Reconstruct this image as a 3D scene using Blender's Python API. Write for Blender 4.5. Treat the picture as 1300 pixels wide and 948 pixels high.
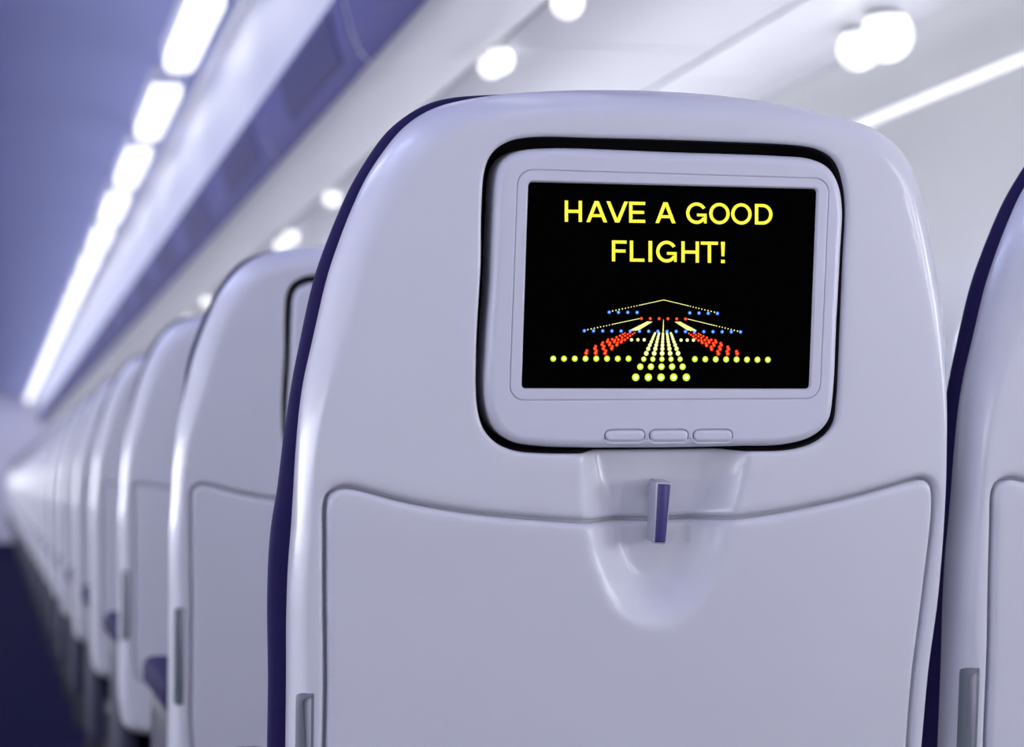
import bpy, math
import numpy as np
from mathutils import Matrix, Vector
from mathutils.geometry import delaunay_2d_cdt

# ---------------------------------------------------------------- start clean
for o in list(bpy.data.objects):
    bpy.data.objects.remove(o, do_unlink=True)
scn = bpy.context.scene
COL = scn.collection

# ---------------------------------------------------------------- camera
FPX = 2600.0                      # focal length in pixels of the 1300x948 frame
CX, CY = 650.0, 474.0
CAMZ = 0.87
CAM = np.array([0.0, 0.0, CAMZ])
dY = np.array([-660.0, -136.0, FPX]); dY /= np.linalg.norm(dY)       # aisle direction in camera axes (x right, y up, z forward)
dX = np.array([1.0, -0.0006, 0.0]); dX[2] = (660 * dX[0] + 136 * dX[1]) / FPX; dX /= np.linalg.norm(dX)
dZ = np.cross(dY, dX); dZ = -dZ if dZ[1] < 0 else dZ
W2C = np.stack([dX, dY, dZ], axis=1)          # columns: world axes seen in camera axes
C2W = W2C.T
cam_d = bpy.data.cameras.new('camera')
cam_d.sensor_width = 36.0
cam_d.lens = 36.0 * FPX / 1300.0
cam_d.clip_start = 0.05
cam = bpy.data.objects.new('camera', cam_d)
COL.objects.link(cam)
r_, u_, f_ = C2W @ np.array([1, 0, 0.]), C2W @ np.array([0, 1, 0.]), C2W @ np.array([0, 0, 1.])
M = Matrix(((r_[0], u_[0], -f_[0], 0), (r_[1], u_[1], -f_[1], 0), (r_[2], u_[2], -f_[2], CAMZ), (0, 0, 0, 1)))
cam.matrix_world = M
scn.camera = cam
cam_d.dof.use_dof = True
cam_d.dof.focus_distance = 1.43
cam_d.dof.aperture_fstop = 5.9
cam_d.dof.aperture_blades = 0

# ---------------------------------------------------------------- world, lights, exposure
w = bpy.data.worlds.new('world'); scn.world = w; w.use_nodes = True
bg = w.node_tree.nodes['Background']
bg.inputs[0].default_value = (0.87, 0.87, 1.0, 1)
bg.inputs[1].default_value = 0.70
scn.view_settings.view_transform = 'Standard'
scn.view_settings.look = 'None'
scn.view_settings.gamma = 1.0
scn.view_settings.use_curve_mapping = False
scn.view_settings.exposure = 0.42

PITCH = 0.965
ROWS = 29
Y1 = 1.36
LAST = 30.0


LENS, PANE, PANE_LEFT = 1.10, 9.3, 8.3      # brightness of the ceiling light lenses and of the glow added in the unseen windows

# ---------------------------------------------------------------- materials


def mat(name, color, rough=0.5, metal=0.0, coat=0.0, noise=0.0, nscale=40.0, bump=0.0, emit=None, estr=0.0, spec=0.5):
    m = bpy.data.materials.new(name); m.use_nodes = True
    nt = m.node_tree; b = nt.nodes['Principled BSDF']
    b.inputs['Base Color'].default_value = (*color, 1)
    b.inputs['Roughness'].default_value = rough
    b.inputs['Metallic'].default_value = metal
    b.inputs['Coat Weight'].default_value = coat
    b.inputs['Coat Roughness'].default_value = 0.08
    b.inputs['Specular IOR Level'].default_value = spec
    if emit:
        b.inputs['Emission Color'].default_value = (*emit, 1)
        b.inputs['Emission Strength'].default_value = estr
    if noise or bump:
        tc = nt.nodes.new('ShaderNodeTexCoord'); nz = nt.nodes.new('ShaderNodeTexNoise')
        nz.inputs['Scale'].default_value = nscale; nz.inputs['Detail'].default_value = 4
        nt.links.new(tc.outputs['Object'], nz.inputs['Vector'])
        if noise:
            mx = nt.nodes.new('ShaderNodeMix'); mx.data_type = 'RGBA'
            mx.inputs[6].default_value = (*[c * (1 - noise) for c in color], 1)
            mx.inputs[7].default_value = (*[min(1, c * (1 + noise)) for c in color], 1)
            nt.links.new(nz.outputs['Fac'], mx.inputs[0]); nt.links.new(mx.outputs[2], b.inputs['Base Color'])
        if bump:
            bp = nt.nodes.new('ShaderNodeBump'); bp.inputs['Strength'].default_value = bump
            bp.inputs['Distance'].default_value = 0.001
            nt.links.new(nz.outputs['Fac'], bp.inputs['Height']); nt.links.new(bp.outputs['Normal'], b.inputs['Normal'])
    return m


M_SHELL = mat('shell_plastic', (0.70, 0.70, 0.775), 0.32, coat=0.35, noise=0.015, nscale=9)
M_TRAY = mat('tray_plastic', (0.68, 0.68, 0.75), 0.36, coat=0.2, noise=0.015, nscale=9)
M_BEZEL = mat('bezel_plastic', (0.68, 0.68, 0.78), 0.34, coat=0.15, noise=0.01, nscale=30)
M_DARK = mat('recess_black', (0.004, 0.004, 0.006), 0.6, noise=0.1)
M_NAVY = mat('navy_leather', (0.017, 0.012, 0.078), 0.7, noise=0.12, nscale=120, bump=0.3, spec=0.15)
M_LATCH = mat('latch_silver', (0.50, 0.50, 0.58), 0.3, metal=0.35, noise=0.02)
M_INLAY = mat('latch_navy', (0.055, 0.042, 0.20), 0.4, noise=0.05)
M_SCREEN = mat('screen_glass', (0.0012, 0.0012, 0.0014), 0.6, noise=0.05, spec=0.0)
M_GREY = mat('grey_plastic', (0.16, 0.18, 0.21), 0.5, noise=0.05)
M_ARM = mat('arm_panel_dark', (0.035, 0.036, 0.075), 0.5, noise=0.06)
M_FRAME = mat('seat_frame_metal', (0.10, 0.10, 0.12), 0.45, metal=0.6, noise=0.05)


def glow(name, col, s):
    return mat(name, tuple(c * 0.02 for c in col), 0.6, emit=col, estr=s, spec=0.0)


M_TXT = glow('screen_yellow', (1.0, 0.93, 0.06), 0.95)
M_YG = glow('screen_lime', (0.62, 0.80, 0.02), 0.95)
M_PALE = glow('screen_pale_yellow', (0.93, 0.93, 0.30), 0.95)
M_WHT = glow('screen_white', (0.95, 0.97, 0.70), 1.0)
M_RED = glow('screen_red', (0.95, 0.035, 0.008), 0.95)
M_ORG = glow('screen_orange', (1.0, 0.22, 0.06), 1.0)
M_BLU = glow('screen_blue', (0.03, 0.16, 0.90), 1.0)
M_LBL = glow('screen_light_blue', (0.30, 0.55, 1.0), 1.0)

# ---------------------------------------------------------------- seat back plane <-> photograph pixels
REC = math.radians(7.6)
VV = np.array([0.0, -math.sin(REC), math.cos(REC)])      # up along the reclined back
NN = np.array([0.0, -math.cos(REC), -math.sin(REC)])     # out of the back, towards the row behind
O0 = np.array([0.40, Y1, CAMZ])                          # point of the back plane (u = v = n = 0)
ROOT0 = np.array([0.40, Y1 + 0.10, 0.0])                 # the seat's base on the floor


def uv(x, y, n=0.0):
    """photo pixel -> (u, v) on the seat-back plane lifted by n"""
    d = C2W @ np.array([(x - CX) / FPX, -(y - CY) / FPX, 1.0])
    P = O0 + n * NN
    t = np.dot(P - CAM, NN) / np.dot(d, NN)
    q = CAM + t * d - P
    return np.array([q[0], np.dot(q, VV)])


def uvs(pts, n=0.0):
    return np.array([uv(p[0], p[1], p[2] if len(p) > 2 else n) for p in pts])


def to_local(u, v, n):
    return O0 + np.array([u, 0, 0]) + v * VV + n * NN - ROOT0


# ---------------------------------------------------------------- curve helpers
def spline(pts, step=0.003):
    """closed smooth curve through pts, evenly resampled, counter-clockwise"""
    P = np.asarray(pts, float); n = len(P); out = []
    for i in range(n):
        p0, p1, p2, p3 = P[(i - 1) % n], P[i], P[(i + 1) % n], P[(i + 2) % n]
        t1 = np.linalg.norm(p1 - p0) ** .5 + 1e-9; t2 = np.linalg.norm(p2 - p1) ** .5 + 1e-9; t3 = np.linalg.norm(p3 - p2) ** .5 + 1e-9
        m1 = (p2 - p1) + t2 * ((p1 - p0) / t1 - (p2 - p0) / (t1 + t2))
        m2 = (p2 - p1) + t2 * ((p3 - p2) / t3 - (p3 - p1) / (t2 + t3))
        for t in np.linspace(0, 1, 24, endpoint=False):
            out.append((2 * t**3 - 3 * t**2 + 1) * p1 + (t**3 - 2 * t**2 + t) * m1 + (-2 * t**3 + 3 * t**2) * p2 + (t**3 - t**2) * m2)
    Q = np.array(out)
    A = 0.5 * np.sum(Q[:, 0] * np.roll(Q[:, 1], -1) - np.roll(Q[:, 0], -1) * Q[:, 1])
    if A < 0: Q = Q[::-1]
    return resample(Q, step)


def resample(Q, step):
    d = np.linalg.norm(np.roll(Q, -1, 0) - Q, axis=1); s = np.concatenate([[0], np.cumsum(d)])
    N = max(12, int(round(s[-1] / step))); t = np.linspace(0, s[-1], N, endpoint=False)
    QQ = np.vstack([Q, Q[:1]])
    return np.stack([np.interp(t, s, QQ[:, 0]), np.interp(t, s, QQ[:, 1])], 1)


def smooth(Q, it):
    for _ in range(it):
        Q = 0.25 * np.roll(Q, 1, 0) + 0.5 * Q + 0.25 * np.roll(Q, -1, 0)
    return Q


def offset(Q, d):
    """positive d moves inwards (curve counter-clockwise)"""
    T = np.roll(Q, -1, 0) - np.roll(Q, 1, 0); T /= np.linalg.norm(T, axis=1)[:, None] + 1e-12
    return Q + d * np.stack([-T[:, 1], T[:, 0]], 1)


def inside(P, poly):
    x, y = P[:, 0], P[:, 1]; c = np.zeros(len(P), bool); j = len(poly) - 1
    for i in range(len(poly)):
        xi, yi = poly[i]; xj, yj = poly[j]
        if yi != yj:
            c ^= ((yi > y) != (yj > y)) & (x < (xj - xi) * (y - yi) / (yj - yi) + xi)
        j = i
    return c


def dist(P, poly):
    D = np.full(len(P), 1e9)
    for i in range(len(poly)):
        a = poly[i]; b = poly[(i + 1) % len(poly)]; ab = b - a
        t = np.clip(((P - a) @ ab) / (ab @ ab + 1e-15), 0, 1)
        D = np.minimum(D, np.linalg.norm(P - a - t[:, None] * ab, axis=1))
    return D


def rounded_quad(corners, r, seg=8):
    """rounded polygon from straight-sided corners"""
    C = np.asarray(corners, float); n = len(C); out = []
    rr = r if hasattr(r, '__len__') else [r] * n
    for i in range(n):
        a, b, c = C[i - 1], C[i], C[(i + 1) % n]
        d1 = (a - b) / np.linalg.norm(a - b); d2 = (c - b) / np.linalg.norm(c - b)
        p, q = b + d1 * rr[i], b + d2 * rr[i]
        for k in range(seg + 1):
            t = k / seg; s = 0.20
            # rational-like blend close to a circle
            wgt = 0.70710678
            B0, B1, B2 = (1 - t)**2, 2 * t * (1 - t) * wgt, t * t
            out.append((B0 * p + B1 * b + B2 * q) / (B0 + B1 + B2))
    Q = np.array(out)
    A = 0.5 * np.sum(Q[:, 0] * np.roll(Q[:, 1], -1) - np.roll(Q[:, 0], -1) * Q[:, 1])
    return Q if A > 0 else Q[::-1]


# ---------------------------------------------------------------- mesh builder on the seat-back plane
class Plate:
    def __init__(self, base=None):
        self.v = []; self.f = []; self.base = base; self.mi = []; self.flat = set()

    def ring(self, Q, n):
        b = self.base(Q) if self.base else np.zeros(len(Q))
        i0 = len(self.v)
        for (a, c), h in zip(Q, b): self.v.append((a, c, n + h))
        return list(range(i0, i0 + len(Q)))

    def strip(self, r1, r2, flip=False, m=0):
        N = len(r1)
        for i in range(N):
            j = (i + 1) % N
            q = (r1[i], r1[j], r2[j], r2[i])
            self.f.append(q[::-1] if flip else q); self.mi.append(m)

    def rings(self, Q, prof, flip=False, scale=None):
        """prof: list of (inset, n)"""
        prev = None; first = None
        for d, n in prof:
            r = self.ring(offset(Q, d if scale is None else (d * scale)[:, None]), n)
            if prev: self.strip(prev, r, flip)
            else: first = r
            prev = r
        return first, prev

    def fill(self, loops, n, step, flip=False, m=0, flat=False):
        """triangulate between loops[0] (outer) and the other loops (holes)"""
        V = np.array(self.v)
        polys = [V[l][:, :2] for l in loops]
        pts = []; edges = []; idx = []
        for l, p in zip(loops, polys):
            k = len(pts); N = len(l)
            pts += [tuple(q) for q in p]; idx += l
            edges += [(k + i, k + (i + 1) % N) for i in range(N)]
        if step:
            lo, hi = polys[0].min(0), polys[0].max(0)
            gx, gy = np.meshgrid(np.arange(lo[0], hi[0], step), np.arange(lo[1], hi[1], step))
            gx = gx + (np.arange(gx.shape[0]) % 2)[:, None] * step * .5
            G = np.stack([gx.ravel(), gy.ravel()], 1)
            keep = inside(G, polys[0])
            for p in polys[1:]: keep &= ~inside(G, p)
            G = G[keep]
            near = np.full(len(G), 1e9)
            for p in polys: near = np.minimum(near, dist(G, p))
            G = G[near > step * .45]
            h = self.base(G) if self.base else np.zeros(len(G))
            for q, hh in zip(G, h):
                idx.append(len(self.v)); self.v.append((q[0], q[1], n + hh)); pts.append((q[0], q[1]))
        vo, eo, fo, ov, oe, of = delaunay_2d_cdt([Vector(p) for p in pts], edges, [], 0, 1e-7)
        mp = [idx[o[0]] if o else None for o in ov]
        tri = [f for f in fo if all(mp[i] is not None for i in f)]
        cen = np.array([np.mean([[vo[i][0], vo[i][1]] for i in f], axis=0) for f in tri])
        keep = inside(cen, polys[0])
        for p in polys[1:]: keep &= ~inside(cen, p)
        for f, k in zip(tri, keep):
            if not k: continue
            g = [mp[i] for i in f]
            a, b, c = [self.v[i] for i in g[:3]]
            A = (b[0] - a[0]) * (c[1] - a[1]) - (b[1] - a[1]) * (c[0] - a[0])
            if (A < 0) != flip: g = g[::-1]
            if flat: self.flat.add(len(self.f))
            self.f.append(tuple(g)); self.mi.append(m)

    def build(self, name, mats, parent=None, smooth_=True):
        me = bpy.data.meshes.new(name)
        me.from_pydata([tuple(to_local(*p)) for p in self.v], [], self.f)
        mats = mats if isinstance(mats, (list, tuple)) else [mats]
        for m in mats: me.materials.append(m)
        for p, k in zip(me.polygons, self.mi):
            p.use_smooth = smooth_ and p.index not in self.flat; p.material_index = k
        me.update()
        o = bpy.data.objects.new(name, me); COL.objects.link(o); o.parent = parent
        return o


def arc(R, depth, d0=0.0, n1=0.0, k=8):
    """quarter round from the side (inset d0, n1-depth) to the face (inset d0+R, n1)"""
    return [(d0 + R * (1 - math.cos(t)), n1 - depth + depth * math.sin(t)) for t in np.linspace(0, math.pi / 2, k + 1)]


# ---------------------------------------------------------------- traced seat outlines (photo pixels, third value = depth of that edge)
RIMN = -0.036
left = [(364, 858), (364, 789), (366, 724), (371, 658), (376, 575), (381, 520), (387, 480), (396, 440), (406, 395), (416, 353), (431, 308),
        (447, 267), (466, 226), (486, 195), (511, 164), (536, 145), (560, 134), (593, 126)]
top = [(642, 120), (712, 117), (781, 116), (850, 118), (919, 123), (989, 133), (1058, 147), (1103, 159)]
right = [(1128, 171), (1148, 193), (1163, 222), (1173, 259), (1183, 304), (1191, 349), (1198, 399), (1202, 460), (1204, 520), (1204, 570),
         (1202, 620), (1198, 686), (1190, 768), (1180, 830), (1176, 858)]
# the silhouette on the right and top is the rounded rim's tangent: the true edge lies a little further out
right = [(x + 2 + 9 * min(1, max(0, (560 - y) / 140)), y) for x, y in right]
top = [(x, y - 3 * min(1, max(0, (x - 600) / 100))) for x, y in top]
U = [uv(x, y, RIMN) for x, y in left] + [uv(x, y, -0.022) for x, y in top] + [uv(x, y, -0.012) for x, y in right]
uR, uL = U[-1][0], U[0][0]
vb = U[0][1]
low = [(uR - .004, vb - .06), (uR - .008, vb - .13), (uR - .010, vb - .20), (uR - .010, -0.37), (uR - .016, -0.405), (uR - .05, -0.42), ((uR + uL) / 2, -0.42),
       (uL + .04, -0.42), (uL + .010, -0.405), (uL + .002, -0.37), (uL, vb - .20), (uL, vb - .13), (uL, vb - .06)]
SHELL = spline(U + [np.array(p) for p in low], 0.0032)
SHELL = smooth(SHELL, 6)
UC = 0.5 * (SHELL[:, 0].min() + SHELL[:, 0].max())

POCKET = smooth(spline(uvs([(617, 215), (613, 266), (612, 336), (608, 405), (606, 452), (606, 498), (608, 521), (615, 545), (631, 563), (654, 573), (682, 576),
                            (812, 576), (951, 574), (1012, 571), (1044, 559), (1061, 540), (1066, 510), (1070, 429), (1074, 336), (1077, 257), (1072, 224), (1063, 203),
                            (1044, 190), (1021, 185), (905, 179), (766, 175), (673, 174), (645, 180), (626, 194)]), 0.0025), 3)
BEZ = smooth(spline(uvs([(632, 220), (628, 266), (624, 359), (619, 429), (616, 490), (619, 521), (629, 545), (650, 561), (682, 567), (812, 569), (940, 567), (998, 565),
                         (1035, 554), (1054, 535), (1060, 503), (1065, 405), (1070, 312), (1072, 266), (1067, 234), (1054, 212), (1030, 201), (998, 198), (859, 193),
                         (696, 188), (659, 192), (640, 203)], 0.0), 0.0025), 2)
GLINE = rounded_quad(uvs([(657, 215), (1052, 227), (1040, 506), (646, 508)]), 0.0105)
SCR = rounded_quad(uvs([(671, 231), (1037, 240), (1027.5, 493.5), (662.5, 493)]), 0.0028)

tray_px = [(412, 858), (411, 760), (411, 680), (411, 645), (414, 630), (424, 620), (441, 616), (467, 621), (513, 633), (559, 642), (608, 649), (700, 657), (770, 661), (840, 662), (910, 658),
           (980, 649), (1040, 638), (1081, 629), (1122, 618), (1159, 608), (1176, 605), (1187, 609), (1193, 622), (1193, 655), (1184, 735), (1175, 805), (1168, 858)]
T = list(uvs(tray_px))
tl, tr = T[0][0], T[-1][0]
vt = T[0][1]
T += [np.array(p) for p in [(tr - .003, vt - .08), (tr - .005, vt - .17), (tr - .010, vt - .19), (tr - .03, vt - .20), (0.5 * (tl + tr), vt - .20), (tl + .03, vt - .20), (tl + .008, vt - .19),
                            (tl + .002, vt - .17), (tl, vt - .08)]]
TRAY = smooth(spline(T, 0.003), 2)

SCOOP = uvs([(736, 520), (738, 575), (738, 605), (741, 653), (744, 680), (751, 711), (766, 750), (785, 777), (811, 792), (836, 796), (860, 790), (885, 773), (908, 743), (924, 705),
             (934, 669), (942, 640), (949, 605), (952, 575), (954, 520)])
SD = 0.023


def base(P):
    P = np.asarray(P)
    h = -0.10 * (P[:, 0] - UC) ** 2
    ins = inside(P, SCOOP)
    d = np.where(ins, dist(P, SCOOP), 0.0)
    k = np.clip((0.02 - P[:, 1]) / 0.06, 0, 1)
    wd = 0.016 + 0.015 * k
    t = np.clip(d / wd, 0, 1)
    t = 0.5 * t * t * (3 - 2 * t) + 0.5 * t
    return h - SD * t


# ---------------------------------------------------------------- the seat
def empty(name, loc):
    o = bpy.data.objects.new(name, None); COL.objects.link(o); o.location = loc; o.empty_display_size = 0.1
    return o


def box_mesh(name, x0, x1, y0, y1, z0, z1, m, parent=None, bev=0.01, seg=3):
    import bmesh
    bm = bmesh.new(); bmesh.ops.create_cube(bm, size=1)
    for v in bm.verts:
        v.co.x = x0 + (v.co.x + .5) * (x1 - x0); v.co.y = y0 + (v.co.y + .5) * (y1 - y0); v.co.z = z0 + (v.co.z + .5) * (z1 - z0)
    if bev: bmesh.ops.bevel(bm, geom=bm.edges[:], offset=bev, segments=seg, profile=0.5, affect='EDGES')
    me = bpy.data.meshes.new(name); bm.to_mesh(me); bm.free(); me.materials.append(m)
    for p in me.polygons: p.use_smooth = True
    o = bpy.data.objects.new(name, me); COL.objects.link(o); o.parent = parent
    return o


seat = empty('airline_seat', ROOT0)

# shell: rounded rim, hole for the screen, groove round the tray table
s = Plate(base)
room = np.minimum(1.0, (dist(SHELL, TRAY) - 0.0055) / 0.021)
room = np.where(inside(SHELL, TRAY), 0.1, np.clip(room, 0.1, 1))
room = smooth(np.minimum.reduce([np.roll(room, k) for k in range(-22, 23)]), 260)
print('rim room', room.min())
_, inner = s.rings(SHELL, [(0.006, -0.046), (0.001, -0.045), (0.0, -0.042)] + arc(0.021, 0.036, 0, 0, 10), scale=room)
p_out, p_in = s.rings(POCKET, [(-0.0032, 0.0), (-0.0022, -0.0002), (-0.0012, -0.0007), (-0.0004, -0.0017), (0.0, -0.003), (0.0001, -0.005)])
t_out, t_in = s.rings(TRAY, [(-0.0035, 0.0), (-0.0020, -0.0004), (-0.0008, -0.0013), (0.0004, -0.0035), (0.0012, -0.0075), (0.0028, -0.0105), (0.0075, -0.0110)])
s.fill([inner, p_out, t_out], 0.0, 0.0042)
s.build('back_shell', M_SHELL, seat)

t = Plate(base)
_, ti = t.rings(TRAY, [(0.0034, -0.012), (0.0032, -0.0066)] + arc(0.0045, 0.0056, 0.0030, 0.0004, 6)[1:])
t.fill([ti], 0.0004, 0.0042)
tray = t.build('tray_table', M_TRAY, seat)

pr = Plate(base)
_, _ = pr.rings(POCKET, [(-0.0003, -0.0042), (0.0004, -0.0046), (0.0006, -0.02)])
pr.base = None
r = pr.ring(offset(POCKET, 0.0006), -0.0335)
pr.strip(_, r)
pr.fill([r], -0.0335, 0)
pr.build('screen_recess', M_DARK, seat)

# monitor
BF = 0.0012
PILLS = []
for x0, x1 in ((767.5, 818), (824, 873), (879.5, 929)):
    PILLS.append(smooth(resample(rounded_quad(uvs([(x0, 545.5), (x1, 545), (x1, 560), (x0, 560.5)]), 0.0037, 8), 0.0009), 3))
m_ = Plate()
_, bi = m_.rings(BEZ, [(0.0, -0.028), (0.0, -0.006)] + arc(0.0065, 0.0072, 0, BF, 7)[1:])
g_out, g_in = m_.rings(GLINE, [(-0.0011, BF), (-0.0004, BF), (-0.0003, BF - 0.0002), (-0.00025, BF - 0.0016), (0.00025, BF - 0.0016), (0.0003, BF - 0.0002), (0.0004, BF), (0.0011, BF)])
s_out, s_in = m_.rings(SCR, [(-0.0016, BF), (-0.0009, BF - 0.0003), (-0.0004, BF - 0.0012), (0.0002, BF - 0.0026)])
holes = []
for P in PILLS:
    a, b = m_.rings(P, [(-0.0014, BF), (-0.0009, BF), (-0.0006, BF - .0003), (-0.0004, BF - .0012), (0.0, BF - .0026), (0.0022, BF - .0026)])
    holes.append(a)
m_.fill([bi, g_out] + holes, BF, 0.008, flat=True)
m_.fill([g_in, s_out], BF, 0, flat=True)
monitor = m_.build('monitor', M_BEZEL, seat)
for P in PILLS:
    b = Plate()
    _, q = b.rings(P, [(0.0004, BF - .0026), (0.0004, BF + .0002)] + arc(0.0022, 0.0014, 0.0004, BF + .0016, 5)[1:])
    b.fill([q], BF + .0016, 0, flat=True)
    b.build('button', M_BEZEL, monitor)
SN = BF - 0.0022
b = Plate(); q = b.ring(offset(SCR, -0.0002), SN); b.fill([q], SN, 0)
screen = b.build('screen', M_SCREEN, monitor, False)
scr_plain = screen

# latch
LN = -SD
lt = Plate()
Lq = rounded_quad(uvs([(833.5, 611), (853, 612), (846, 691), (829.5, 690)], 0.0), 0.0015, 4)
_, q = lt.rings(Lq, [(0.003, -0.0165), (0.0, -0.016), (0.0, -0.0015)] + arc(0.0012, 0.0012, 0, -0.0002, 4)[1:])
lt.fill([q], -0.0002, 0)
latch = lt.build('tray_latch', M_LATCH, seat)
lp_ = Plate()
pv = resample(rounded_quad(uvs([(833, 618), (851, 618), (851, 636), (833, 636)]), 0.0045, 6), .0008)
_, q = lp_.rings(pv, [(0.0, LN - 0.003), (0.0, -0.014)]); lp_.fill([q], -0.014, 0)
lp_.build('pivot', M_LATCH, latch)
li = Plate()
q = li.ring(rounded_quad(uvs([(835.5, 614), (851, 615), (844.5, 688), (831.5, 688)], 0.0), 0.0008, 4), 0.0002); q2 = li.ring(rounded_quad(uvs([(835.5, 614), (851, 615), (844.5, 688), (831.5, 688)], 0.0), 0.0008, 4), -0.0006)
li.strip(q2, q); li.fill([q], 0.0002, 0)
li.build('inlay', M_INLAY, latch)['label'] = 'navy blue latch face'

# navy cushion on the far side
CN = -0.050
cl = [(340, 858), (339, 789), (339, 756), (341, 697), (346, 652), (351, 625), (359, 560), (371, 480), (379, 440), (392, 378), (402, 341), (414, 308), (429, 271), (445, 236), (466, 201),
      (490, 168), (515, 147), (544, 131), (573, 124), (610, 121)]
Cq = [uv(x, y, CN) for x, y in cl] + [uv(x, y + 2, -0.026) for x, y in top[1:]] + [uv(x, y, -0.016) for x, y in right[:-1]]
cL = Cq[0][0]
Cq += [np.array(p) for p in [(uR - .004, vb - .06), (uR - .008, vb - .16), (uR - .012, -0.36), (uR - .03, -0.40), (UC, -0.40), (cL + .03, -0.40), (cL + .010, -0.36), (cL + .002, vb - .16), (cL, vb - .06)]]
CUSH = smooth(spline(Cq, 0.005), 2)
CPROF = [(0.020, -0.039), (0.008, -0.040), (0.003, -0.042), (0.0005, -0.046), (0.0, -0.050), (0.004, -0.058), (0.012, -0.072), (0.026, -0.092), (0.044, -0.106), (0.070, -0.115)]
c = Plate()
_, q = c.rings(CUSH, CPROF, flip=True)
c.fill([q], -0.115, 0.03, flip=True)
cush = c.build('backrest_cushion', M_NAVY, seat)
# slimmer cushion that hardly shows past the shell (seats in the rows ahead)
sh = np.array([0.004 if 0.10 < p[1] < 0.25 and p[0] < UC - 0.05 else 0.0 for p in SHELL])
c = Plate()
_, q = c.rings(offset(SHELL, -smooth(sh, 60)[:, None]), CPROF, flip=True); c.fill([q], -0.115, 0.03, flip=True)
slim = c.build('backrest_cushion', M_NAVY); SLIM = slim.data; bpy.data.objects.remove(slim)

# hinge cover low on the aisle side of the shell
h = Plate(base)
hq = rounded_quad([(tl - .017, -0.150), (tl - .005, -0.146), (tl - .005, -0.26), (tl - .017, -0.26)], 0.0035, 5)
_, q = h.rings(hq, [(0, -.010), (0, -.002), (.0015, 0.0008), (.003, 0.001)]); h.fill([q], 0.001, 0)
h.build('hinge_cover', M_GREY, seat)

# seat pan, armrest, legs (local coordinates from the base: +y is the way the seat faces)
cu = UC
box_mesh('seat_cushion', cu - .194, cu + .195, 0.06, 0.52, 0.37, 0.47, M_NAVY, seat, 0.03, 4)
box_mesh('seat_frame', cu - .19, cu + .18, 0.03, 0.46, 0.31, 0.368, M_FRAME, seat, 0.008, 2)
ax = cu - .243
arm = box_mesh('armrest', ax, ax + .044, 0.0, 0.36, 0.595, 0.635, M_NAVY, seat, 0.014, 4)
box_mesh('arm_support', ax + .006, ax + .038, 0.02, 0.30, 0.32, 0.594, M_ARM, arm, 0.012, 3)
for yy in (0.08, 0.38):
    box_mesh('leg', cu - .15, cu - .11, yy, yy + .04, 0.0, 0.309, M_FRAME, seat, 0.006, 2)
    box_mesh('leg', cu + .10, cu + .14, yy, yy + .04, 0.0, 0.309, M_FRAME, seat, 0.006, 2)


def copy_tree(o, parent=None, skip=()):
    n = o.copy(); COL.objects.link(n); n.parent = parent
    for ch in list(o.children):
        if ch.name.split('.')[0] in skip: continue
        copy_tree(ch, n, skip)
    return n


LAB = 'pale grey plastic seat back in the blurred aisle column of seats ahead'


def place(dx, dy, label, group, skip=()):
    n = copy_tree(seat, None, skip); n.location = ROOT0 + np.array([dx, dy, 0])
    n['label'] = label; n['category'] = 'seat'
    if group: n['group'] = group
    for ch in n.children:
        if group and ch.name.startswith('backrest_cushion'): ch.data = SLIM
    return n


SPC = 0.483
ordn = ['second', 'third', 'fourth', 'fifth', 'sixth', 'seventh', 'eighth']
far = ('hinge_cover', 'inlay', 'button')
right_seat = place(SPC + .010, .0, 'pale grey seat with navy edge, beside the seat whose screen wishes a good flight', None)
for k in range(1, ROWS):
    if k == 1: lab = 'pale grey aisle seat directly ahead of the seat with the lit screen'
    elif k - 1 < len(ordn): lab = 'pale grey aisle seat, %s row ahead of the seat with the lit screen' % ordn[k - 1]
    else: lab = 'tiny blurred pale seat near the far end of the aisle column'
    place(0, PITCH * k, lab, 'aisle seats in the rows ahead', () if k < 3 else far)

for k in range(1, 5):
    for j, nm in ((1, 'middle'),):
        place(SPC * j, PITCH * k + (.10 if k == 1 else 0), 'pale grey %s seat, %s row ahead of the seat with the lit screen' % (nm, ['first', 'second', 'third', 'fourth'][k - 1]), 'middle seats in the rows ahead', far)

seat['label'] = 'pale grey seat back with lit screen reading HAVE A GOOD FLIGHT'
seat['category'] = 'seat'


# ---------------------------------------------------------------- what the lit screen shows (flat picture on the glass)
def crop1(x, y): return (580 + x / 2.1538, 150 + y / 2.1538)
def crop2(x, y): return (660 + x / 3.4211, 340 + y / 3.4211)


def stroke_mesh(polys, n):
    p = Plate()
    for P in polys:
        i0 = len(p.v)
        for q in P: p.v.append((q[0], q[1], n))
        p.f.append(tuple(range(i0, i0 + len(P)))); p.mi.append(0)
    return p


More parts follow.
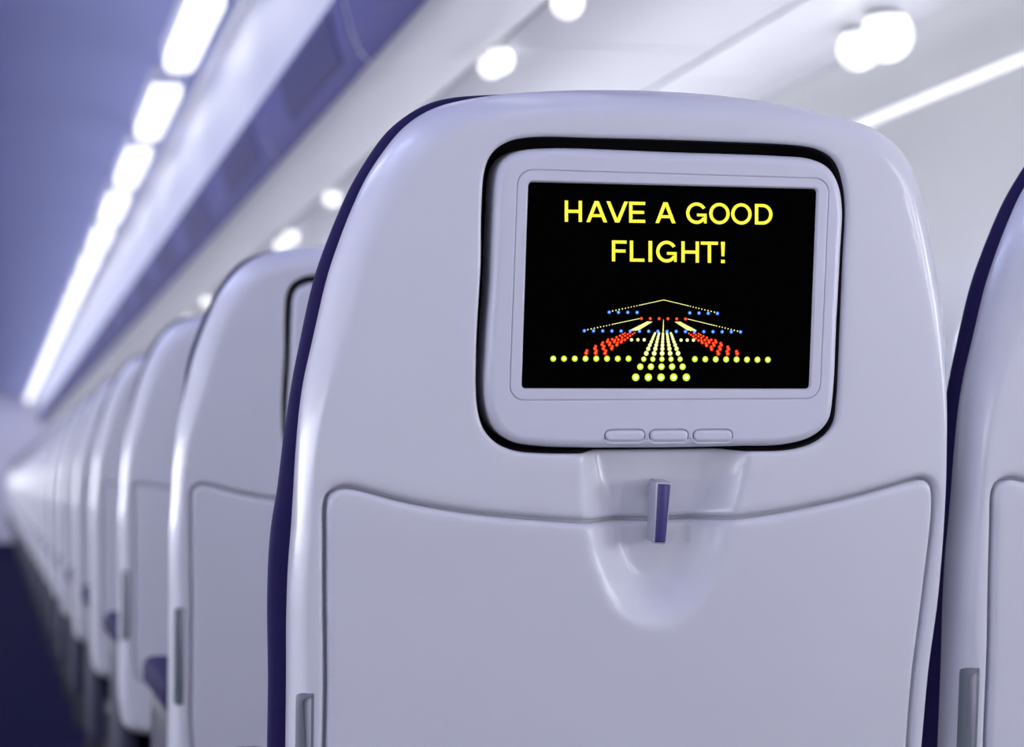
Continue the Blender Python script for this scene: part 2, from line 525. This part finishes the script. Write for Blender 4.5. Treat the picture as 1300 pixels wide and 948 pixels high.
def letter(ch, x0, x1, y0, y1, sw):
    """quads of one capital in crop pixels; y0 top, y1 bottom"""
    W = x1 - x0; Hh = y1 - y0; out = []
    def bar(a, b, c, d): out.append([(a, b), (c, b), (c, d), (a, d)])
    def slant(xa, ya, xb, yb, wd): out.append([(xa, ya), (xa + wd, ya), (xb + wd, yb), (xb, yb)])
    def curve(cx, cy, rx, ry, a0, a1, seg=26):
        ts = [math.radians(a0 + (a1 - a0) * i / seg) for i in range(seg + 1)]
        for a, b in zip(ts[:-1], ts[1:]):
            out.append([(cx + rx * math.cos(a), cy - ry * math.sin(a)), (cx + rx * math.cos(b), cy - ry * math.sin(b)),
                        (cx + (rx - sw) * math.cos(b), cy - (ry - sw) * math.sin(b)), (cx + (rx - sw) * math.cos(a), cy - (ry - sw) * math.sin(a))])
    m = sw * 0.95
    if ch == 'H':
        bar(x0, y0, x0 + sw, y1); bar(x1 - sw, y0, x1, y1); bar(x0 + sw, y0 + Hh * .43, x1 - sw, y0 + Hh * .43 + m)
    elif ch == 'A':
        cx = (x0 + x1) / 2; wd = sw * 1.12
        slant(cx - wd * .58, y0, x0, y1, wd); slant(cx - wd * .42, y0, x1 - wd, y1, wd)
        yb = y0 + Hh * .62; k = .62
        bar(cx - (cx - x0) * k + wd * .4, yb, cx + (x1 - cx) * k - wd * .4, yb + m * .95)
    elif ch == 'V':
        cx = (x0 + x1) / 2; wd = sw * 1.12
        slant(x0, y0, cx - wd * .58, y1, wd); slant(x1 - wd, y0, cx - wd * .42, y1, wd)
    elif ch in 'EF':
        bar(x0, y0, x0 + sw, y1); bar(x0 + sw, y0, x1, y0 + m); bar(x0 + sw, y0 + Hh * .43, x1 - W * .07, y0 + Hh * .43 + m)
        if ch == 'E': bar(x0 + sw, y1 - m, x1, y1)
    elif ch == 'L': bar(x0, y0, x0 + sw, y1); bar(x0 + sw, y1 - m, x1, y1)
    elif ch == 'I': bar(x0, y0, x1, y1)
    elif ch == 'T': bar(x0, y0, x1, y0 + m); bar((x0 + x1 - sw) / 2, y0 + m, (x0 + x1 + sw) / 2, y1)
    elif ch == 'O': curve((x0 + x1) / 2, (y0 + y1) / 2, W / 2, Hh / 2 + 1, 0, 360, 40)
    elif ch == 'G':
        cx, cy = (x0 + x1) / 2, (y0 + y1) / 2
        curve(cx, cy, W / 2, Hh / 2 + 1, 32, 330, 36)
        bar(cx + 1, cy + 1, x1 - 1, cy + 1 + m * .9); bar(x1 - 1 - sw * .8, cy + 1 + m * .9, x1 - 1, y1 - 1)
    elif ch == 'D':
        bar(x0, y0, x0 + sw, y1); rx = W * .55; cx = x1 - rx; cy = (y0 + y1) / 2
        bar(x0 + sw, y0, cx, y0 + m); bar(x0 + sw, y1 - m, cx, y1); curve(cx, cy, rx, Hh / 2, -90, 90, 24)
    elif ch == '!':
        out.append([(x0, y0), (x1, y0), (x1 - 1.8, y0 + Hh * .68), (x0 + 1.8, y0 + Hh * .68)]); bar(x0 + .3, y1 - sw, x1 - .3, y1)
    return out


line1 = [('H', 295, 342), ('A', 354, 411), ('V', 409, 468), ('E', 471, 515), ('A', 543, 598), ('G', 627, 684), ('O', 690, 746), ('O', 750, 806), ('D', 815, 863)]
line2 = [('F', 424, 464), ('L', 473, 513), ('I', 524, 534), ('G', 545, 602), ('H', 614, 662), ('T', 667, 714), ('!', 722, 733)]
TN = SN + 0.00012
for li_, (ytl, ytr, ybl, ybr), nm in ((line1, (225, 235, 283, 291), 'HAVE A GOOD'), (line2, (334, 338, 391, 396), 'FLIGHT!')):
    X0, X1 = li_[0][1], li_[-1][2]
    polys = []
    for ch, x0, x1 in li_:
        for P in letter(ch, x0, x1, 0.0, 100.0 * .585, 9.0):
            Q = []
            for x, y in P:
                tt = (x - X0) / (X1 - X0); yt = ytl + (ytr - ytl) * tt; yb = ybl + (ybr - ybl) * tt
                Q.append(uv(*crop1(x, yt + (yb - yt) * y / 58.5), TN))
            polys.append(Q)
    g = stroke_mesh(polys, TN).build('screen_lettering', M_TXT, monitor, False)
    g['label'] = 'yellow lettering ' + nm

gm = Plate()
GM = [M_YG, M_PALE, M_WHT, M_RED, M_ORG, M_BLU, M_LBL, M_TXT]


def dot(x, y, r, mi, dn=0.0, seg=14):
    cx, cy = crop2(x, y); c0 = uv(cx, cy, TN); e = abs(uv(cx + r / 3.4211, cy, TN)[0] - c0[0])
    i0 = len(gm.v)
    for k in range(seg):
        a = 2 * math.pi * k / seg; gm.v.append((c0[0] + e * math.cos(a), c0[1] + e * math.sin(a), TN + dn))
    gm.f.append(tuple(range(i0, i0 + seg))); gm.mi.append(mi)


def lamp(x, y, r, a, b, k=.5):
    dot(x, y, r, a); dot(x, y - r * .05, r * k, b, 0.00006)


def seg_line(x0, y0, x1, y1, w0, w1, mi):
    L = math.hypot(x1 - x0, y1 - y0); nx, ny = -(y1 - y0) / L, (x1 - x0) / L
    i0 = len(gm.v)
    for x, y in ((x0 + nx * w0, y0 + ny * w0), (x1 + nx * w1, y1 + ny * w1), (x1 - nx * w1, y1 - ny * w1), (x0 - nx * w0, y0 - ny * w0)):
        q = uv(*crop2(x, y), TN); gm.v.append((q[0], q[1], TN))
    gm.f.append((i0, i0 + 1, i0 + 2, i0 + 3)); gm.mi.append(mi)


for y, x0, x1, rr in ((475, 503, 723, 16), (429, 523, 707, 13.5), (396, 538, 696, 11), (371, 549, 687, 10), (351, 557.5, 680.5, 9), (335, 564.5, 674.5, 8), (321, 570.5, 669.5, 7.2),
                      (309, 576, 665, 6.6), (299, 580, 662, 6), (290.5, 584, 659, 5.4), (284, 587, 656, 5)):
    for i in range(5):
        xx = x0 + (x1 - x0) * i / 4
        if rr > 10: lamp(xx, y, rr, 0, 2, .5)
        else: lamp(xx, y, rr, 1, 2, .4)
for i in range(8):
    lamp(145 + 46.7 * i, 394, 12.5, 0, 2, .45); lamp(760 + 45.3 * i, 396 + .4 * i, 12.5, 0, 2, .45)
for x in (485, 512.5, 540): lamp(x, 312, 7, 1, 2)
for x in (700, 727, 754): lamp(x, 313.5, 7, 1, 2)
A = [(288, 370), (326, 350), (357, 333), (380, 320), (401, 310), (420, 301), (435, 294), (447, 288), (456, 283)]
Cc = [(370, 370), (399, 350), (421, 334), (440, 322), (456, 312), (468, 303), (479, 295), (489, 288), (498, 282)]
for (xa, ya), (xc, yc), i in zip(A, Cc, range(9)):
    rr = 8.6 - .56 * i
    for t_ in (0, .5, 1):
        x, y = xa + (xc - xa) * t_, ya + (yc - ya) * t_
        lamp(x, y, rr, 3, 4, .42)
        if i < 4: lamp(x + 3, y - rr * 1.15, rr * .85, 3, 4, .35)
        xm = 1232 - x * 1.0
        lamp(xm, y + 2.5, rr, 3, 4, .42)
        if i < 4: lamp(xm - 3, y + 2.5 - rr * 1.15, rr * .85, 3, 4, .35)
for a, b_ in (((480, 272), (556, 232)), ((490, 272), (563, 232)), ((501, 272), (569, 233)), ((513, 270), (575, 233))):
    seg_line(*a, *b_, 2.6, 1.3, 1)
    seg_line(1246 - a[0], a[1] + 1, 1249 - b_[0], b_[1] + 1, 2.6, 1.3, 1)
seg_line(622, 276, 624, 224, 2.6, 1.0, 7)
for i in range(18): lamp(280 + 39.9 * i, 273 + .3 * i, 7.5, 5, 6, .5)
for i in range(4):
    lamp(388 + 40.3 * i, 192.5 + .3 * i, 7.5, 5, 6, .5); lamp(738 + 40 * i, 195.5 + .7 * i, 7.5, 5, 6, .5)
for i in range(6): lamp(528 + 38.3 * i, 219.5 + .4 * i, 6.6, 3, 4, .45)


def dotted(x0, y0, x1, y1, n, r0, r1):
    for i in range(n):
        t_ = i / (n - 1); t_ = 1 - (1 - t_) ** 1.5
        dot(x0 + (x1 - x0) * t_, y0 + (y1 - y0) * t_, r0 + (r1 - r0) * t_, 1, 0.00003, 8)


dotted(403, 187, 625, 139, 24, 3.0, 1.6); dotted(845, 192, 625, 139, 24, 3.0, 1.6)
seg_line(520, 162, 625, 139, 1.0, 1.2, 1); seg_line(735, 165, 625, 139, 1.0, 1.2, 1)
dotted(295, 268, 519, 220, 24, 3.0, 1.6); dotted(945, 274, 730, 222, 24, 3.0, 1.6)
seg_line(400, 245, 519, 220, 1.0, 1.2, 1); seg_line(850, 251, 730, 222, 1.0, 1.2, 1)
g = gm.build('runway_picture', GM, monitor, False)
g['label'] = 'picture of coloured runway lights on the black screen'; g['kind'] = 'stuff'

# ---------------------------------------------------------------- cabin
M_CEIL = mat('ceiling_blue', (0.50, 0.54, 0.92), 0.55, noise=0.03, nscale=3)  # blue mood lighting put into the ceiling colour
M_BIN = mat('bin_plastic', (0.80, 0.80, 0.85), 0.4, noise=0.015, nscale=5)
M_BINFACE = mat('bin_face', (0.62, 0.61, 0.74), 0.4, noise=0.015, nscale=5)
M_WALL = mat('sidewall_plastic', (0.94, 0.945, 0.95), 0.5, noise=0.02, nscale=4)
M_PSU = mat('service_panel', (0.70, 0.70, 0.755), 0.5, noise=0.015, nscale=6)
M_HANDLE = mat('bin_handle_blue', (0.095, 0.088, 0.27), 0.6, noise=0.06, nscale=20, spec=0.2)
M_HDARK = mat('bin_latch_dark', (0.045, 0.040, 0.15), 0.6, noise=0.06, spec=0.2)
M_CARPET = mat('navy_carpet', (0.004, 0.004, 0.034), 0.95, noise=0.25, nscale=300, bump=0.6, spec=0.03)
M_LITE = mat('ceiling_light_lens', (0.9, 0.9, 0.9), 0.5, emit=(0.95, 0.96, 1.0), estr=LENS, noise=0.01)
M_LITEB = mat('ceiling_light_lens_blue', (0.8, 0.8, 0.9), 0.5, emit=(0.50, 0.57, 1.0), estr=LENS * 5.5, noise=0.01)  # strong blue fill for the unseen left row, added to tint the ceiling
M_LAMP = mat('reading_lamp_lens', (0.9, 0.9, 0.9), 0.3, emit=(1.0, 1.0, 1.0), estr=0.72, noise=0.01)
YB = -1.6


def extrude(name, prof, y0, y1, m, parent=None, cap=True, seg=1, smooth_=True):
    """solid from an x-z profile (closed) along y"""
    n = len(prof); v = []; f = []
    for y in (y0, y1): v += [(x, y, z) for x, z in prof]
    for i in range(n):
        j = (i + 1) % n; f.append((i, j, n + j, n + i))
    if cap: f += [tuple(range(n))[::-1], tuple(range(n, 2 * n))]
    me = bpy.data.meshes.new(name); me.from_pydata(v, [], f); me.materials.append(m)
    import bmesh
    bm = bmesh.new(); bm.from_mesh(me); bmesh.ops.recalc_face_normals(bm, faces=bm.faces[:]); bm.to_mesh(me); bm.free()
    for p in me.polygons: p.use_smooth = smooth_ and len(p.vertices) == 4
    me.update()
    try: me.set_sharp_from_angle(angle=math.radians(40))
    except Exception: pass
    o = bpy.data.objects.new(name, me); COL.objects.link(o); o.parent = parent
    return o


def struct(o):
    o['kind'] = 'structure'; return o


Z = lambda h: CAMZ + h
XW = 1.80
struct(extrude('floor', [(-XW - .1, -.05), (XW + .1, -.05), (XW + .1, 0), (-XW - .1, 0)], YB, LAST, M_CARPET))
# ceiling panel over the aisle, gently vaulted
cv = [(x, Z(1.19) + .05 * (1 - (x / .58) ** 2)) for x in np.linspace(-.60, .60, 17)]
struct(extrude('ceiling', cv + [(.60, Z(1.30)), (-.60, Z(1.30))], YB, LAST, M_CEIL))
wl = [(XW - .28, Z(.80)), (XW - .15, Z(.76)), (XW - .05, Z(.62)), (XW, Z(.35)), (XW + .02, Z(0)), (XW, Z(-.45)), (XW - .06, 0.0)]
struct(extrude('wall_right', wl + [(XW + .12, 0), (XW + .12, Z(.85))], YB, LAST, M_WALL))
struct(extrude('wall_left', [(-x, z) for x, z in wl] + [(-XW - .12, 0), (-XW - .12, Z(.85))], YB, LAST, M_WALL))
struct(extrude('wall_front', [(-XW, 0), (XW, 0), (XW, Z(1.3)), (-XW, Z(1.3))], LAST, LAST + .05, M_BINFACE))

# unseen cabin windows, their glowing panes added to light the seats and bins
M_PANE = mat('window_daylight', (0.8, 0.82, 0.9), 0.5, emit=(0.93, 0.94, 1.0), estr=PANE, noise=0.01)
M_PANEL = mat('window_daylight_sunny_side', (0.8, 0.82, 0.9), 0.5, emit=(0.93, 0.94, 1.0), estr=PANE_LEFT, noise=0.01)
wn = 0
for sign in (1, -1):
    for k in range(-2, 46):
        yc = 0.9 + k * 0.62
        q = rounded_quad([(yc - .15, .78), (yc + .15, .78), (yc + .15, 1.16), (yc - .15, 1.16)], .09, 6)
        X0 = sign * (XW - .012)
        for nm, sc, m, th in (('window_%d' % (wn + 1), 0.0, M_PANE if sign > 0 else M_PANEL, .0), ('window_frame', -.03, M_WALL, .012)):
            qq = offset(q, sc); N = len(qq)
            if nm != 'window_frame':
                v = [(X0, a, b) for a, b in qq]; f = [tuple(range(N))]
            else:
                v = []
                for d_, dx_ in ((-.035, .02), (-.03, -.012), (-.012, -.02), (0.004, .004)):
                    v += [(X0 + sign * dx_, a, b) for a, b in offset(q, d_)]
                f = [(r_ * N + i, r_ * N + (i + 1) % N, (r_ + 1) * N + (i + 1) % N, (r_ + 1) * N + i) for r_ in range(3) for i in range(N)]
            me = bpy.data.meshes.new(nm); me.from_pydata(v, [], f); me.materials.append(m)
            o = bpy.data.objects.new(nm, me); COL.objects.link(o)
            if nm != 'window_frame': struct(o); win = o
            else: o.parent = win
        wn += 1

# ceiling lights: one lens after another along the edge of the ceiling panel
LP = 1.155
lt_i = 0
lp_prof = [(.455, Z(1.118)), (.470, Z(1.105)), (.520, Z(1.105)), (.535, Z(1.118)), (.535, Z(1.15)), (.455, Z(1.15))]


def light_line(sign):
    k0 = 0
    for k in range(-5, 22):
        y0 = 4.83 + LP * k; y1 = y0 + 0.76
        o = empty('ceiling_light', (sign * .495, (y0 + y1) / 2, Z(1.15)))
        prof = [(sign * x - sign * .495, z - Z(1.15)) for x, z in lp_prof]
        L2 = (y1 - y0) / 2
        extrude('lens', prof, -L2, L2, M_LITE if sign > 0 else M_LITEB, o)
        extrude('housing', [(-.046, -.004), (.046, -.004), (.046, .05), (-.046, .05)], -L2 - .02, L2 + .02, M_BIN, o)
        o['label'] = 'glowing white ceiling light panel in the row along the blue aisle ceiling' if sign > 0 else 'blue glowing ceiling light panel along the other edge of the aisle ceiling'
        o['category'] = 'ceiling light'; o['group'] = 'ceiling lights along the aisle' if sign > 0 else 'ceiling lights across the aisle'


light_line(1); light_line(-1)

# slim light strip let into the top of the side wall
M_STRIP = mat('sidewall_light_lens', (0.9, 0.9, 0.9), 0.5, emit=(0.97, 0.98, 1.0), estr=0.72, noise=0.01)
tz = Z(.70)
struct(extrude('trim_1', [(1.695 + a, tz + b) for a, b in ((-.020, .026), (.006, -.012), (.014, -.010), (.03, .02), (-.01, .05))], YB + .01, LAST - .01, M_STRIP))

# overhead bins
BL = 1.20
bin_prof = [(.612, 1.19), (.606, 1.12), (.606, 1.05), (.608, .98), (.613, .92), (.622, .86), (.634, .81), (.650, .772), (.672, .750), (.71, .742), (.84, .740), (.84, .752), (1.24, .752), (1.24, .740),
            (1.42, .744), (1.455, .765), (1.49, .765), (1.53, .768), (1.62, .80), (1.62, 1.17)]


def make_bin(sign, y0):
    o = empty('overhead_bin', (sign * .9, y0 + BL / 2, Z(.74)))
    P = [(sign * (x - .9), h_ - .74) for x, h_ in bin_prof]
    extrude('bin_body', P, -BL / 2 + .004, BL / 2 - .004, M_BIN, o)
    # blue grip band along the lower front edge with a darker latch in it
    g_ = [(.6170, .885), (.6220, .86), (.6330, .812), (.6480, .775), (.668, .751), (.680, .760), (.66, .79), (.645, .84), (.635, .885)]
    band = extrude('grip_band', [(sign * (x - .003 - .9), h_ - .74) for x, h_ in g_], -BL / 2 + .012, BL / 2 - .012, M_HANDLE, o)
    k_ = [(.6165, .872), (.6190, .86), (.6290, .815), (.642, .782), (.655, .785), (.645, .84), (.635, .872)]
    extrude('latch', [(sign * (x - .003 - .9), h_ - .74) for x, h_ in k_], -.46, .22, M_HDARK, band)
    return o


for k in range(-3, 22):
    y0 = 2.45 + BL * k
    b_ = make_bin(1, y0)
    b_['label'] = 'blurred lilac overhead bin with dark blue grip band above the seats'
    b_['category'] = 'overhead bin'; b_['group'] = 'overhead bins above the seats'
for k in range(-3, 22):
    y0 = 2.45 + BL * k
    b_ = make_bin(-1, y0)
    b_['label'] = 'overhead bin across the aisle from the seats'; b_['category'] = 'overhead bin'; b_['group'] = 'overhead bins across the aisle'


# service panels under the bins with reading lamps
def hit(x, y, h):
    d = C2W @ np.array([(x - CX) / FPX, -(y - CY) / FPX, 1.0]); t_ = h / d[2]
    return CAM + t_ * d


lamps = [(720, 3, 26), (623, 84, 21), (635, 76, 23), (421, 252, 16), (357, 311, 14), (369, 301, 15), (262, 383, 12), (240, 409, 14), (1126, 45, 37), (1090, 62, 31)]
PL = 1.05
panels = {}


def globe(name, r, m, parent, loc, z0=-1.0, z1=1.0, k=1.0):
    """part of a ball between two heights (as fractions of r)"""
    v = []; f = []; N = 28; R = 14
    for a in range(R + 1):
        t_ = math.asin(z0) + (math.asin(z1) - math.asin(z0)) * a / R
        v += [(k * r * math.cos(t_) * math.cos(2 * math.pi * i / N), k * r * math.cos(t_) * math.sin(2 * math.pi * i / N), k * r * math.sin(t_)) for i in range(N)]
    for a in range(R):
        for i in range(N): j = (i + 1) % N; f.append((a * N + i, a * N + j, (a + 1) * N + j, (a + 1) * N + i))
    me = bpy.data.meshes.new(name); me.from_pydata(v, [], f); me.materials.append(m)
    for p in me.polygons: p.use_smooth = True
    o = bpy.data.objects.new(name, me); COL.objects.link(o); o.parent = parent; o.location = loc
    return o


HP = .735
for k in range(0, 26):
    y0 = 2.30 + PL * k
    o = empty('service_panel', (1.04, y0 + PL / 2, Z(HP)))
    extrude('panel_body', [(-.187, .016), (-.187, .004), (-.180, 0), (.180, 0), (.187, .004), (.187, .016)], -PL / 2 + .004, PL / 2 - .004, M_PSU, o)
    o['label'] = 'blurred pale service panel strip below the overhead bins'; o['category'] = 'service panel'; o['group'] = 'service panels below the bins'
    panels[k] = o
for x, y, rp in lamps:
    p = hit(x, y, HP - .02)
    r = (rp - 5) * np.linalg.norm(p - CAM) / FPX
    p = hit(x, y, HP - .7 * r)
    o = empty('reading_lamp', (p[0], p[1], Z(HP)))
    globe('bulb', r, M_LAMP, o, (0, 0, -.7 * r), -1, .8)
    globe('collar', r, M_PSU, o, (0, 0, -.7 * r), .62, .9, 1.06)
    o['label'] = 'round glowing reading lamp under the overhead bins' if x < 1000 else 'large round glowing lamp of the pair nearer the side wall'; o['category'] = 'reading lamp'; o['group'] = 'reading lamps under the bins'
